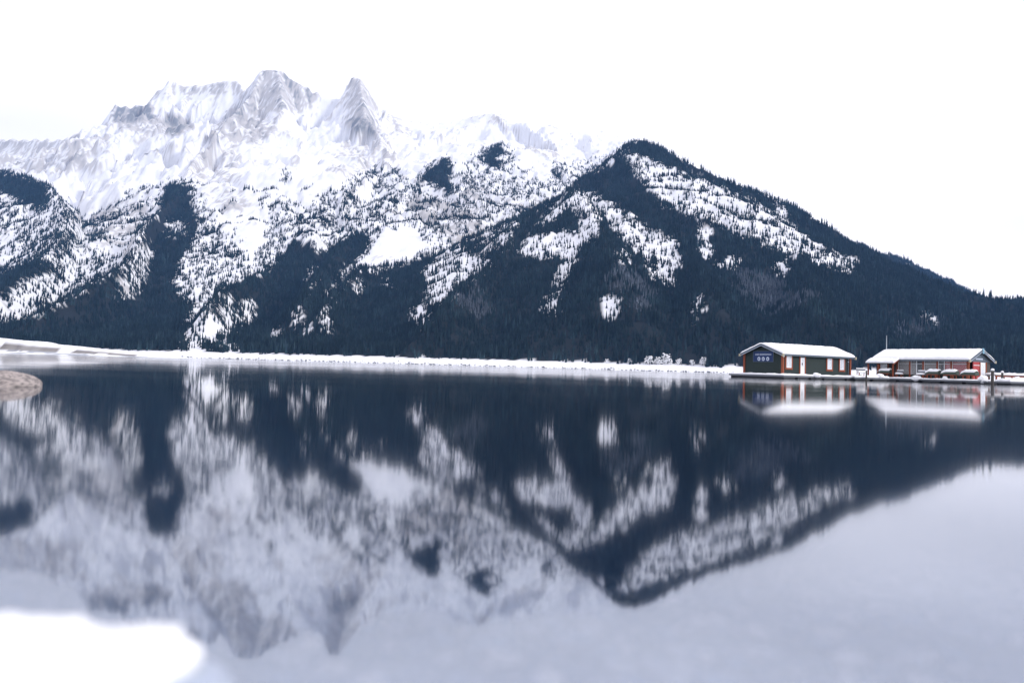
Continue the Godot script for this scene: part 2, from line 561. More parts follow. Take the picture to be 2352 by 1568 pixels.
# ---- where the forest stands --------------------------------------------------------------------
# stands and clearings of the forest as surveyed on the slopes: density, then the outline on the survey sheet
func stands() -> Array:
	return [
		[0.42, 0, 397, 112, 424, 155, 488, 215, 478, 300, 436, 372, 426, 440, 420, 470, 470, 560, 560, 586, 604, 612, 520, 640, 445, 700, 474, 760, 432, 800, 412, 870, 384, 950, 420, 1000, 372, 1060, 384, 1110, 335, 1170, 350, 1250, 425, 1290, 385, 1420, 345, 1463, 318, 1760, 300, 2352, 560, 2600, 600, 2600, 900, -200, 900, -200, 390],
		[0.22, 440, 420, 470, 470, 560, 560, 586, 604, 560, 610, 500, 520, 450, 440],
		[0.26, 150, 560, 176, 560, 205, 600, 195, 640, 150, 640, 120, 600],
		[0.18, 215, 585, 240, 560, 270, 500, 325, 440, 360, 440, 350, 480, 318, 520, 300, 585, 250, 610],
		[1.0, -200, 380, 0, 393, 60, 403, 112, 425, 118, 452, 100, 480, 55, 470, 0, 442, -200, 440],
		[0.5, 0, 442, 55, 470, 100, 480, 150, 484, 150, 506, 90, 524, 0, 505],
		[0.9, 126, 545, 170, 528, 182, 560, 150, 592, 122, 592],
		[0.95, -200, 640, 0, 622, 50, 604, 130, 598, 132, 626, 70, 642, 0, 685, -200, 700],
		[1.0, 372, 425, 400, 415, 440, 424, 456, 470, 462, 520, 440, 560, 415, 600, 405, 640, 412, 682, 440, 694, 470, 684, 450, 712, 425, 740, 425, 830, -200, 830, -200, 745, 0, 735, 60, 730, 105, 708, 187, 667, 234, 635, 299, 597, 310, 590, 320, 550, 325, 520, 363, 486],
		[0.55, 272, 640, 300, 612, 326, 560, 350, 572, 332, 620, 312, 672, 276, 692],
		[0.5, 381, 512, 420, 506, 425, 536, 385, 548],
		[0.55, 430, 440, 462, 450, 490, 520, 560, 590, 540, 600, 470, 560, 450, 500],
		[1.0, 474, 704, 506, 664, 574, 637, 615, 620, 645, 588, 668, 558, 684, 545, 712, 560, 741, 578, 762, 560, 790, 546, 820, 534, 852, 544, 846, 574, 818, 600, 800, 622, 832, 616, 868, 626, 902, 610, 942, 602, 981, 580, 1002, 612, 1020, 640, 1060, 648, 1072, 648, 1128, 617, 1160, 576, 1200, 600, 1200, 840, 470, 840, 470, 760],
		[0.34, 447, 700, 480, 708, 500, 736, 530, 775, 546, 812, 505, 800, 470, 788, 450, 812, 418, 815, 424, 770, 440, 730],
		[0.24, 512, 684, 528, 684, 538, 720, 536, 764, 522, 740, 511, 764],
		[0.24, 560, 700, 578, 682, 584, 712, 570, 752, 552, 752],
		[0.42, 720, 612, 732, 604, 722, 640, 700, 686, 690, 690, 704, 650],
		[0.42, 796, 620, 808, 618, 790, 650, 760, 690, 742, 728, 732, 724, 752, 680, 774, 650],
		[0.42, 818, 640, 830, 640, 828, 672, 816, 672],
		[0.18, 620, 745, 632, 734, 638, 784, 618, 786],
		[0.42, 676, 708, 692, 700, 696, 756, 678, 756],
		[0.6, 697, 741, 712, 741, 711, 768, 697, 768],
		[0.5, 741, 735, 760, 735, 756, 768, 742, 768],
		[0.6, 880, 640, 900, 640, 905, 668, 884, 668],
		[0.02, 826, 610, 850, 566, 880, 530, 925, 516, 962, 530, 985, 566, 950, 590, 905, 604, 850, 612],
		[0.34, 975, 616, 1000, 606, 1044, 640, 1046, 672, 1020, 704, 985, 690],
		[0.36, 947, 706, 975, 696, 986, 730, 976, 758, 950, 752],
		[0.36, 985, 560, 1030, 500, 1110, 540, 1130, 600, 1072, 645, 1010, 620],
		[0.95, 1070, 545, 1090, 553, 1130, 588, 1126, 606, 1098, 590, 1068, 566],
		[1.0, 1128, 560, 1140, 552, 1152, 580, 1146, 602, 1130, 600],
		[1.0, 963, 402, 979, 383, 1016, 364, 1038, 366, 1042, 384, 1035, 410, 1046, 440, 1032, 452, 1014, 434, 995, 424, 965, 416],
		[1.0, 1105, 361, 1138, 328, 1160, 336, 1174, 352, 1146, 357, 1153, 375, 1155, 395, 1136, 389, 1109, 375],
		[1.0, 1283, 368, 1295, 412, 1275, 414, 1267, 395],
		[0.65, 845, 396, 890, 400, 890, 436, 850, 436],
		[0.85, 852, 371, 880, 374, 930, 397, 900, 398, 870, 390],
		[0.85, 785, 470, 800, 448, 826, 438, 828, 458, 805, 470],
		[0.95, 698, 518, 735, 504, 768, 484, 770, 516, 735, 522],
		[0.6, 598, 450, 620, 436, 636, 470, 624, 490, 600, 486],
		[0.6, 850, 450, 868, 446, 876, 514, 856, 516],
		[0.7, 640, 400, 656, 392, 668, 420, 652, 424],
		[1.0, 1463, 316, 1431, 343, 1407, 373, 1361, 394, 1321, 409, 1297, 437, 1265, 464, 1227, 483, 1184, 507, 1160, 574, 1128, 615, 1072, 647, 1031, 700, 981, 753, 930, 800, 930, 850, 1700, 870, 2352, 890, 2600, 890, 2600, 690, 2352, 660, 2200, 620, 2100, 585, 2000, 535, 1900, 475, 1800, 420, 1640, 355, 1530, 300, 1480, 290],
		[0.3, 1440, 350, 1474, 359, 1530, 385, 1598, 407, 1665, 434, 1672, 512, 1598, 495, 1544, 479, 1512, 461, 1490, 428, 1455, 388, 1444, 369],
		[0.42, 1640, 432, 1719, 453, 1766, 484, 1822, 512, 1872, 562, 1966, 596, 1960, 626, 1900, 612, 1830, 592, 1766, 562, 1703, 545, 1640, 508],
		[0.24, 1778, 464, 1800, 470, 1814, 498, 1790, 494],
		[0.22, 1750, 530, 1800, 545, 1815, 580, 1766, 556],
		[0.34, 1236, 514, 1275, 471, 1332, 437, 1369, 445, 1396, 466, 1436, 488, 1490, 525, 1557, 557, 1562, 606, 1540, 640, 1517, 627, 1463, 587, 1423, 533, 1383, 501, 1356, 503, 1302, 479, 1248, 520],
		[0.48, 1482, 590, 1540, 600, 1548, 660, 1500, 640],
		[0.24, 1188, 578, 1214, 546, 1260, 540, 1300, 528, 1312, 558, 1290, 592, 1230, 592],
		[0.14, 1340, 500, 1356, 502, 1338, 555, 1312, 606, 1290, 640, 1284, 676, 1274, 676, 1276, 630, 1298, 600, 1320, 548],
		[0.14, 1360, 500, 1374, 500, 1366, 560, 1350, 566],
		[0.42, 1246, 690, 1280, 684, 1284, 722, 1250, 724],
		[0.14, 1384, 690, 1400, 678, 1418, 690, 1414, 734, 1392, 736],
		[0.42, 1594, 684, 1616, 680, 1620, 716, 1600, 724],
		[0.3, 1612, 516, 1632, 520, 1630, 598, 1608, 596],
		[0.5, 1650, 594, 1694, 594, 1696, 617, 1652, 617],
		[0.55, 1584, 734, 1592, 734, 1594, 762, 1586, 762],
		[0.42, 1420, 578, 1446, 576, 1446, 602, 1424, 604],
		[0.42, 1780, 600, 1806, 598, 1808, 634, 1784, 632],
		[0.6, 2120, 718, 2150, 720, 2152, 744, 2122, 740],
	]

# stands of bare, frosted broadleaf trees, which look greyer than the spruce
func frosted() -> Array:
	return [
		[1417, 607, 1489, 640, 1500, 720, 1430, 735], [1700, 612, 1790, 640, 1870, 690, 1880, 722, 1760, 720, 1690, 660],
		[2060, 735, 2170, 745, 2160, 775, 2070, 765], [1040, 690, 1100, 660, 1130, 720, 1060, 750],
	]

# bare rock showing through the snow: how much, then the outline on the survey sheet
func outcrops() -> Array:
	return [
		[0.34, -200, 325, 0, 316, 210, 305, 255, 330, 200, 380, 120, 412, 0, 388, -200, 380],
		[0.4, 345, 235, 352, 205, 390, 170, 470, 188, 545, 174, 566, 205, 560, 225, 470, 215, 400, 222],
		[1.0, 252, 266, 264, 230, 300, 240, 348, 236, 350, 262, 372, 275, 424, 288, 340, 284, 262, 286],
		[0.5, 230, 285, 262, 286, 340, 284, 400, 300, 340, 306, 250, 300],
		[0.95, 364, 302, 386, 262, 440, 275, 446, 298, 400, 312],
		[0.6, 462, 320, 500, 280, 540, 248, 578, 205, 598, 150, 640, 150, 700, 190, 735, 215, 700, 262, 650, 262, 610, 330, 560, 332, 490, 345],
		[0.42, 428, 380, 470, 340, 560, 332, 566, 480, 535, 506, 480, 452, 440, 412],
		[0.55, 788, 225, 810, 165, 830, 168, 862, 225, 872, 262, 820, 268, 796, 290],
		[0.95, 804, 268, 858, 266, 874, 306, 800, 308],
		[0.42, 800, 308, 874, 306, 930, 385, 860, 380, 790, 425, 740, 432, 762, 372],
		[0.4, 868, 245, 920, 268, 960, 320, 905, 300],
		[0.42, 1128, 252, 1210, 318, 1305, 368, 1290, 380, 1190, 328, 1120, 275],
		[0.5, 920, 440, 985, 440, 1060, 470, 1135, 530, 1120, 602, 1040, 560, 960, 500],
		[0.65, 1058, 408, 1108, 408, 1122, 440, 1080, 450],
		[0.4, 150, 500, 230, 470, 330, 440, 360, 440, 320, 520, 300, 590, 220, 560],
	]

var rock_map := PackedFloat32Array()
const SW := 700
const SH := 300
var stand_map := PackedFloat32Array()
var frost_map := PackedFloat32Array()
var patch_noise := FastNoiseLite.new()

func paint(map: PackedFloat32Array, poly: PackedVector2Array, value: float) -> PackedFloat32Array:
	var lo := Vector2(1e9, 1e9)
	var hi := -lo
	for p in poly:
		lo = lo.min(p)
		hi = hi.max(p)
	for j in range(maxi(0, int((lo.y - 140.0) / 2.5)), mini(SH, int((hi.y - 140.0) / 2.5) + 2)):
		for i in range(maxi(0, int((lo.x + 200.0) / 4.0)), mini(SW, int((hi.x + 200.0) / 4.0) + 2)):
			if Geometry2D.is_point_in_polygon(Vector2(i * 4.0 - 200.0, 140.0 + j * 2.5), poly):
				map[j * SW + i] = value
	return map

func paint_stands() -> void:
	patch_noise.seed = 31
	patch_noise.frequency = 0.02
	patch_noise.fractal_octaves = 3
	stand_map.resize(SW * SH)
	frost_map.resize(SW * SH)
	for s in stands():
		var poly := PackedVector2Array()
		for k in range(1, s.size(), 2): poly.append(Vector2(s[k], s[k + 1]))
		stand_map = paint(stand_map, poly, s[0])
	stand_map = soften(stand_map, 2)
	rock_map.resize(SW * SH)
	for s in outcrops():
		var poly := PackedVector2Array()
		for k in range(1, s.size(), 2): poly.append(Vector2(s[k], s[k + 1]))
		rock_map = paint(rock_map, poly, s[0])
	rock_map = soften(rock_map, 2)
	for s in frosted():
		var poly := PackedVector2Array()
		for k in range(0, s.size(), 2): poly.append(Vector2(s[k], s[k + 1]))
		frost_map = paint(frost_map, poly, 1.0)

func soften(map: PackedFloat32Array, reach: int) -> PackedFloat32Array:
	for dir in [1, SW]:
		var old := map.duplicate()
		for k in range(reach * dir, map.size() - reach * dir):
			var sum := 0.0
			for o in range(-reach, reach + 1): sum += old[k + o * dir]
			map[k] = sum / (2.0 * reach + 1.0)
	return map

func look_up(map: PackedFloat32Array, u: float, v: float) -> float:
	var a := clampf((u + 200.0) / 4.0, 0.0, SW - 1.01)
	var b := clampf((v - 140.0) / 2.5, 0.0, SH - 1.01)
	var i := int(a)
	var j := int(b)
	var k := j * SW + i
	return lerpf(lerpf(map[k], map[k + 1], a - i), lerpf(map[k + SW], map[k + SW + 1], a - i), b - j)

func stand_at(c: Vector3, sx: float, sz: float, x: float, z: float, h: float) -> float:
	if h < 9.4 + 2.0 * patch_noise.get_noise_2d(x * 4.0, z * 4.0): return 0.0
	var far := sqrt(x * x + z * z)
	var facing := (sx * x + sz * z) / far + (h - EYE) / far * -1.0
	var wander := patch_noise.get_noise_2d(x * 1.5, z * 1.5)
	if facing < -0.12:     # far side of a crest: forest below the tree line
		return 1.0 if z > -2150.0 else clampf((560.0 - h) / 200.0 + wander, 0.0, 0.9)
	var u := 1176.0 - LENS * c.x / c.z + 7.0 * patch_noise.get_noise_2d(x * 2.5, z * 2.5 + 500.0)
	var v := 784.0 + LENS * c.y / c.z + 8.0 * patch_noise.get_noise_2d(x * 2.5 + 900.0, z * 2.5)
	var d := look_up(stand_map, u, v)
	if d > 0.02 and d < 0.92:
		var fine := patch_noise.get_noise_2d(x * 5.0 + 70.0, z * 5.0)
		d = clampf(d * (0.74 + 0.95 * wander + 0.55 * fine) + 0.06 * fine, 0.0, 1.0)
	elif d > 0.02: d = 1.0
	return d

# one spruce of the far forest: three ragged skirts of branches on a stem
func add_far_spruce(st: SurfaceTool, at_: Vector3, tall: float, wide: float, tone: Color, r: RandomNumberGenerator) -> void:
	var tiers := [[0.08, 0.55, 1.0], [0.33, 0.78, 0.72], [0.6, 1.0, 0.45]]
	for t in tiers:
		var sides := 6
		var turn := r.randf() * TAU
		var tip := at_ + Vector3(0, tall * t[1], 0)
		var ring := []
		for k in sides:
			var a := turn + TAU * k / sides
			var rad: float = wide * t[2] * r.randf_range(0.72, 1.2)
			ring.append(at_ + Vector3(cos(a) * rad, tall * (t[0] + r.randf_range(-0.04, 0.04)), sin(a) * rad))
		for k in sides:
			var a: Vector3 = ring[k]
			var b: Vector3 = ring[(k + 1) % sides]
			var n := (tip - a).cross(b - a).normalized()
			var c := tone * r.randf_range(0.8, 1.25)
			for p in [a, b, tip]:
				st.set_color(c)
				st.set_normal(-n if n.y < 0.0 else n)
				st.add_vertex(p)
	for k in 3:
		var a := TAU * k / 3.0
		var b := TAU * (k + 1) / 3.0
		for p in [at_ + Vector3(cos(a) * 0.25, -2.5, sin(a) * 0.25), at_ + Vector3(cos(b) * 0.25, -2.5, sin(b) * 0.25), at_ + Vector3(0, tall * 0.5, 0)]:
			st.set_color(Color(0.04, 0.035, 0.03))
			st.set_normal(Vector3(cos(a), 0, sin(a)))
			st.add_vertex(p)

func grove(count: int, reach: float, tone: Color, sd: int, tall := 10.0) -> ArrayMesh:
	var r := RandomNumberGenerator.new()
	r.seed = sd
	var st := new_st()
	for k in count:
		var a := r.randf() * TAU
		var q := sqrt((k + r.randf()) / count) * reach
		if count == 1: q = 0.0
		var h := tall * r.randf_range(0.65, 1.25)
		add_far_spruce(st, Vector3(cos(a) * q, 0, sin(a) * q), h, h * r.randf_range(0.12, 0.17), tone * r.randf_range(0.75, 1.2), r)
	return st.commit()

func build_forest() -> void:
	var green := Color(0.0155, 0.026, 0.031)
	var grey := Color(0.075, 0.088, 0.11)
	var kinds := []     # [mesh, transforms]
	for k in 3: kinds.append([grove(9, 8.6, green, 40 + k), [], "spruce_forest", "dark spruce forest covering the lower slopes"])
	for k in 3: kinds.append([grove(4, 6.5, green, 50 + k), [], "scattered_spruces", "spruces scattered thinly over the snowy slopes"])
	for k in 2: kinds.append([grove(1, 0.0, green, 60 + k, 8.6), [], "scattered_spruces", "spruces scattered thinly over the snowy slopes"])
	for k in 2: kinds.append([grove(8, 8.6, grey, 70 + k, 9.0), [], "frosted_wood", "grey frosted trees among the dark spruce forest"])
	var r := RandomNumberGenerator.new()
	r.seed = 99
	var inv := lookout.affine_inverse()
	var cell := 12.0
	for j in int(3450.0 / cell):
		for i in int(6500.0 / cell):
			var x := X0 + (i + r.randf()) * cell
			var z := -420.0 - (j + r.randf()) * cell
			var pick := r.randf()
			var spin := r.randf() * TAU
			var size := r.randf_range(0.8, 1.15)
			if absf(x) > 0.86 * -z + 150.0: continue
			var h := h_at(x, z)
			if h < 7.0: continue
			var sx := (h_at(x + 8.0, z) - h_at(x - 8.0, z)) / 16.0
			var sz := (h_at(x, z + 8.0) - h_at(x, z - 8.0)) / 16.0
			var c := inv * Vector3(x, h, z)
			var d := stand_at(c, sx, sz, x, z, h)
			if d < 0.02 or sx * sx + sz * sz > 2.6: continue
			size *= 0.85 + 0.75 * clampf(0.35 + patch_noise.get_noise_2d(x * 0.8 + 40.0, z * 0.8), 0.0, 0.8) * (1.0 if r.randf() < 0.85 else 1.5)
			var kind := -1
			if d > 0.7: kind = r.randi() % 3
			elif d > 0.46: kind = r.randi() % 3 if pick < (d - 0.46) * 3.0 else 3 + r.randi() % 3
			elif pick < d * 3.0: kind = 3 + r.randi() % 3 if r.randf() < d * 2.4 else 6 + r.randi() % 2
			if kind < 0: continue
			if kind < 3:
				var f := look_up(frost_map, 1176.0 - LENS * c.x / c.z + 40.0 * patch_noise.get_noise_2d(x, z), 784.0 + LENS * c.y / c.z + 30.0 * patch_noise.get_noise_2d(x + 300.0, z))
				if f * 0.85 > r.randf(): kind = 8 + r.randi() % 2
			# the grove leans its footprint into the slope while every tree stays upright
			var b := Basis(Vector3(cos(spin), sx * cos(spin) + sz * sin(spin), sin(spin)) , Vector3.UP, Vector3(-sin(spin), -sx * sin(spin) + sz * cos(spin), cos(spin)))
			b.x *= size
			b.z *= size
			b.y *= size * r.randf_range(0.85, 1.2)
			kinds[kind][1].append([Transform3D(b, Vector3(x, h - 0.3, z)), Color.WHITE * (0.7 + 0.5 * pow(r.randf(), 2.0) + 0.9 * maxf(0.0, patch_noise.get_noise_2d(x * 0.7, z * 0.7 + 60.0)) + (0.9 if r.randf() < 0.08 else 0.0))])
	var total := 0
	for k in kinds:
		if k[1].is_empty(): continue
		var mm := MultiMesh.new()
		mm.transform_format = MultiMesh.TRANSFORM_3D
		mm.use_colors = true
		mm.mesh = k[0]
		mm.instance_count = k[1].size()
		for i in k[1].size():
			mm.set_instance_transform(i, k[1][i][0])
			mm.set_instance_color(i, k[1][i][1])
		total += k[1].size()
		var o := MultiMeshInstance3D.new()
		o.name = k[2]
		o.multimesh = mm
		o.material_override = M.tree
		add_child(o, true)
		tag(o, k[3], "forest", "", "stuff")
	print("groves ", total)

# ---- builders for the waterfront ----------------------------------------------------------------
func quad_slab(a: Vector3, b: Vector3, c: Vector3, d: Vector3, thick: float) -> ArrayMesh:
	# a plate with the corners a b c d round its underside
	var n := (b - a).cross(d - a).normalized()
	if n.y < 0.0: n = -n
	return solid([a, b, c, d, a + n * thick, b + n * thick, c + n * thick, d + n * thick])

func beam(a: Vector3, b: Vector3, wide: float, tall: float) -> ArrayMesh:
	var ax := (b - a).normalized()
	var side := ax.cross(Vector3.UP)
	if side.length() < 0.01: side = Vector3.RIGHT
	side = side.normalized()
	var up := side.cross(ax).normalized()
	var s := side * wide * 0.5
	var t := up * tall * 0.5
	return solid([a - s - t, b - s - t, b + s - t, a + s - t, a - s + t, b - s + t, b + s + t, a + s + t])

# fallen snow lying on the plate p00 p10 p11 p01 (p10 to the right of p00, p01 in front of it)
func snow_on(p00: Vector3, p10: Vector3, p11: Vector3, p01: Vector3, thick: float, sd := 1, nu := 40, nv := 12, rough := 0.25) -> ArrayMesh:
	var n := FastNoiseLite.new()
	n.seed = sd
	n.frequency = 0.55
	n.fractal_octaves = 3
	var up := (p01 - p00).cross(p10 - p00).normalized()
	return sheet(nu, nv, func(i: int, j: int):
		var u := float(i) / nu
		var v := float(j) / nv
		# crowd the rows towards the edges, where the snow rounds off
		u = 0.5 - 0.5 * cos(PI * u)
		v = 0.5 - 0.5 * cos(PI * v)
		var p := p00.lerp(p10, u).lerp(p01.lerp(p11, u), v)
		var eu := 1.0 - pow(absf(2.0 * u - 1.0), 10.0 * maxf(1.0, (p10 - p00).length() / maxf(0.3, (p01 - p00).length())))
		var ev := 1.0 - pow(absf(2.0 * v - 1.0), 10.0)
		var lumps := 1.0 + rough * n.get_noise_2d(p.x * 1.3 + p.y, p.z * 1.3) * 2.0
		var full := sqrt(clampf(eu * ev, 0.0, 1.0))
		var bulge := Vector3(p - (p00 + p11) * 0.5).normalized() * 0.05 * full * (1.0 if eu * ev < 0.6 else 0.0)
		return p + up * (thick * full * lumps) + bulge)

func blob(center: Vector3, radii: Vector3, bumps: float, sd: int, nu := 48, nv := 26, freq := 1.0, floor_ := -1e9) -> ArrayMesh:
	var n := FastNoiseLite.new()
	n.seed = sd
	n.frequency = freq
	n.fractal_octaves = 4
	return sheet(nu, nv, func(i: int, j: int):
		var a := -TAU * i / nu
		var b := PI * (float(j) / nv)
		var d := Vector3(sin(b) * cos(a), cos(b), sin(b) * sin(a))
		var q := 1.0 + bumps * n.get_noise_3dv(d * 1.0)
		var p := center + d * radii * q
		p.y = maxf(p.y, floor_)
		return p)

func window_in(parent: Node3D, x0: float, x1: float, y0: float, y1: float, z: float, trim: Material, panes := 2) -> void:
	# a window in a wall that faces local +z: brown trim, white frame, glazing with pale curtains behind
	var w := Node3D.new()
	w.name = "window"
	parent.add_child(w, true)
	put("curtain", box(Vector3(x0, y0, z + 0.02), Vector3(x1, y1, z + 0.03)), M.curtain, w)
	var step := (x1 - x0) / panes
	for k in panes:
		put("pane", box(Vector3(x0 + step * k + 0.05, y0 + 0.05, z + 0.05), Vector3(x0 + step * (k + 1) - 0.05, y1 - 0.05, z + 0.058)), M.glass, w)
	for k in panes + 1:
		var c := x0 + step * k
		put("stile", box(Vector3(c - 0.05, y0 - 0.05, z + 0.03), Vector3(c + 0.05, y1 + 0.05, z + 0.075)), M.white, w)
	for k in panes:
		for y in [y0, y1]:
			put("rail", box(Vector3(x0 + step * k + 0.051, y - 0.05, z + 0.031), Vector3(x0 + step * (k + 1) - 0.051, y + 0.05, z + 0.073)), M.white, w)
	for s in [[x0 - 0.26, x0 - 0.055], [x1 + 0.055, x1 + 0.26]]:
		put("trim", box(Vector3(s[0], y0 - 0.3, z + 0.015), Vector3(s[1], y1 + 0.06, z + 0.085)), trim, w)
	put("sill", box(Vector3(x0 - 0.05, y0 - 0.28, z + 0.015), Vector3(x1 + 0.05, y0 - 0.06, z + 0.1)), trim, w)

func gable_wall(x: float, out_: float, z0: float, z1: float, y0: float, y1: float, ridge: float) -> ArrayMesh:
	var st := new_st()
	var t := 0.15 * -signf(out_)
	var zm := (z0 + z1) * 0.5
	hexa(st, [Vector3(x, y0, z0), Vector3(x + t, y0, z0), Vector3(x + t, y0, z1), Vector3(x, y0, z1), Vector3(x, y1, z0), Vector3(x + t, y1, z0), Vector3(x + t, y1, z1), Vector3(x, y1, z1)])
	var e := 0.002
	hexa(st, [Vector3(x, y1 + e, z0), Vector3(x + t, y1 + e, z0), Vector3(x + t, y1 + e, z1), Vector3(x, y1 + e, z1), Vector3(x, ridge, zm - 0.01), Vector3(x + t, ridge, zm - 0.01), Vector3(x + t, ridge, zm + 0.01), Vector3(x, ridge, zm + 0.01)])
	return st.commit()

func lettering(text: String, size: float, mat: Material, parent: Node3D, where: Vector3, turn: float, called := "lettering") -> MeshInstance3D:
	var t := TextMesh.new()
	var f := SystemFont.new()
	f.font_names = PackedStringArray(["Droid Sans"])
	f.font_weight = 700
	t.font = f
	t.text = text
	t.font_size = 32
	t.pixel_size = size / 24.0
	t.depth = 0.02
	var o := put(called, t, mat, parent)
	o.position = where
	o.rotation.y = turn
	return o

func roof_side(parent: Node3D, x0: float, x1: float, z_eave: float, z_ridge: float, y_eave: float, y_ridge: float, sd: int, deep := 0.34) -> void:
	var a := Vector3(x0, y_ridge, z_ridge)
	var b := Vector3(x1, y_ridge, z_ridge)
	var c := Vector3(x1, y_eave, z_eave)
	var d := Vector3(x0, y_eave, z_eave)
	var deck := put("roof", quad_slab(a, b, c, d, 0.1), M.roof, parent)
	var up := (d - a).cross(b - a).normalized()
	if up.y < 0.0: up = -up
	var lift := up * 0.103
	if z_eave > z_ridge:
		put("snow_cover", snow_on(a + lift, b + lift, c + lift, d + lift, deep, sd, 70, 24, 0.12), M.snow, deck)
	else:
		put("snow_cover", snow_on(d + lift, c + lift, b + lift, a + lift, deep, sd, 70, 24, 0.12), M.snow, deck)
	put("fascia", beam(d + Vector3(0, -0.02, 0.02 * signf(z_eave - z_ridge)), c + Vector3(0, -0.02, 0.02 * signf(z_eave - z_ridge)), 0.05, 0.2), M.rake, deck)

func build_boathouses() -> void:
	# -- the green house ---------------------------------------------------------------------------
	var h := base("boathouse", Vector3(34.11, 0, -85.7), deg_to_rad(29.8))
	tag(h, "dark green boathouse with brown posts and a blue sign on its gable", "boathouse")
	var L := 14.68
	var W := 6.84
	var x0 := 0.42
	var x1 := 14.1
	var z0 := -W + 0.4
	var z1 := -0.38
	put("wall", box(Vector3(x0 + 0.151, 0.42, z1 - 0.15), Vector3(x1 - 0.151, 3.05, z1)), M.green, h)
	put("wall", box(Vector3(x0 + 0.151, 0.42, z0), Vector3(x1 - 0.151, 3.05, z0 + 0.15)), M.green, h)
	put("wall", gable_wall(x0, -1.0, z0, z1, 0.42, 3.0, 4.1), M.green, h)
	put("wall", gable_wall(x1, 1.0, z0, z1, 0.42, 3.0, 4.1), M.green, h)
	roof_side(h, 0.0, L, 0.0, -W * 0.5, 3.0, 4.28, 3)
	roof_side(h, 0.0, L, -W, -W * 0.5 - 0.002, 3.0, 4.28, 4)
	for x in [-0.03, L + 0.03]:
		for s in [0.03, -W - 0.03]:
			var r := put("rake_board", beam(Vector3(x, 4.32, -W * 0.5), Vector3(x, 2.98, s), 0.06, 0.24), M.rake, h)
			put("drip_edge", beam(Vector3(x + 0.005, 4.18, -W * 0.5), Vector3(x + 0.005, 2.84, s), 0.075, 0.05), M.pale, r)
			put("end_block", box(Vector3(x - 0.09, 2.78, s - 0.12), Vector3(x + 0.09, 3.12, s + 0.12)), M.brass, r)
	for p in [[x0, z1], [x0, z0], [x1, z1], [x1, z0]]:
		put("corner_post", box(Vector3(p[0] - 0.13, 0.42, p[1] - 0.13), Vector3(p[0] + 0.13, 3.06, p[1] + 0.13)), M.brown, h)
	window_in(h, 1.12, 1.98, 1.42, 2.82, z1, M.brown, 3)
	window_in(h, 9.28, 10.1, 1.4, 2.74, z1, M.brown, 1)
	window_in(h, 11.92, 12.7, 1.38, 2.74, z1, M.brown, 2)
	var d := put("door", box(Vector3(3.78, 0.44, z1 + 0.01), Vector3(4.6, 2.76, z1 + 0.06)), M.white, h)
	put("pane", box(Vector3(3.98, 1.55, z1 + 0.061), Vector3(4.38, 2.5, z1 + 0.068)), M.glass, d)
	put("curtain", box(Vector3(3.98, 1.55, z1 + 0.058), Vector3(4.38, 2.5, z1 + 0.06)), M.curtain, d)
	put("notice", box(Vector3(4.02, 1.78, z1 + 0.07), Vector3(4.2, 2.04, z1 + 0.078)), M.inside, d)
	put("handle", tube([Vector3(4.5, 1.35, z1 + 0.06), Vector3(4.5, 1.35, z1 + 0.14)], [0.03, 0.04]), M.metal, d)
	for s in [[3.58, 3.77], [4.61, 4.8]]:
		put("trim", box(Vector3(s[0], 0.43, z1 + 0.01), Vector3(s[1], 2.9, z1 + 0.09)), M.brown, d)
	var lamp := put("porch_lamp", blob(Vector3(0.32, 2.84, z1 + 0.24), Vector3(0.11, 0.15, 0.1), 0.1, 3, 12, 8), M.white, h)
	put("bracket", box(Vector3(0.29, 2.95, z1 + 0.13), Vector3(0.35, 3.0, z1 + 0.26)), M.metal, lamp)
	var pipe := put("downpipe", tube([Vector3(13.35, 2.98, -0.08), Vector3(13.4, 2.62, -0.1), Vector3(13.62, 2.48, z1 + 0.08), Vector3(13.62, 0.45, z1 + 0.08)], [0.05, 0.05, 0.05, 0.05]), M.rake, h)
	put("joint", box(Vector3(13.55, 2.4, z1 + 0.01), Vector3(13.69, 2.52, z1 + 0.15)), M.pale, pipe)
	# the sign: faces local -x
	var sg := put("sign", box(Vector3(x0 - 0.06, 2.1, -4.95), Vector3(x0 - 0.01, 3.42, -1.8)), M.navy, h)
	for e in [[2.06, 2.1, -4.99, -1.76], [3.42, 3.46, -4.99, -1.76]]:
		put("frame", box(Vector3(x0 - 0.08, e[0], e[2]), Vector3(x0 - 0.005, e[1], e[3])), M.rake, sg)
	for e in [[-4.99, -4.951], [-1.799, -1.76]]:
		put("frame", box(Vector3(x0 - 0.08, 2.101, e[0]), Vector3(x0 - 0.005, 3.419, e[1])), M.rake, sg)
	lettering("LAKE MINNEWANKA", 0.2, M.pale, sg, Vector3(x0 - 0.062, 3.02, -3.36), -PI / 2)
	for k in 3:
		var zc := -4.04 + 0.7 * k
		var pg := put("pictogram", blob(Vector3(x0 - 0.06, 2.45, zc), Vector3(0.03, 0.26, 0.24), 0.0, 1, 20, 12), M.pale, sg)
		put("symbol", box(Vector3(x0 - 0.095, 2.38, zc - 0.1), Vector3(x0 - 0.088, 2.5, zc + 0.1)), M.navy, pg)
	# -- the red house -----------------------------------------------------------------------------
	h = base("boathouse", Vector3(59.8, 0, -88.97), deg_to_rad(-59.6))
	tag(h, "red boathouse with a glazed front, a low porch and a mast on its roof", "boathouse")
	W = 6.5
	z1 = -0.5
	z0 = -W + 0.4
	x0 = -12.9
	x1 = -0.4
	put("wall", box(Vector3(x0 + 0.151, 0.42, z0), Vector3(x1 - 0.151, 3.05, z0 + 0.15)), M.dark_wood, h)
	put("wall", gable_wall(x0, -1.0, z0, z1, 0.42, 3.0, 4.2), M.dark_wood, h)
	put("gable", gable_wall(x1, 1.0, z0, z1, 2.9, 3.0, 4.2), M.rake, h)
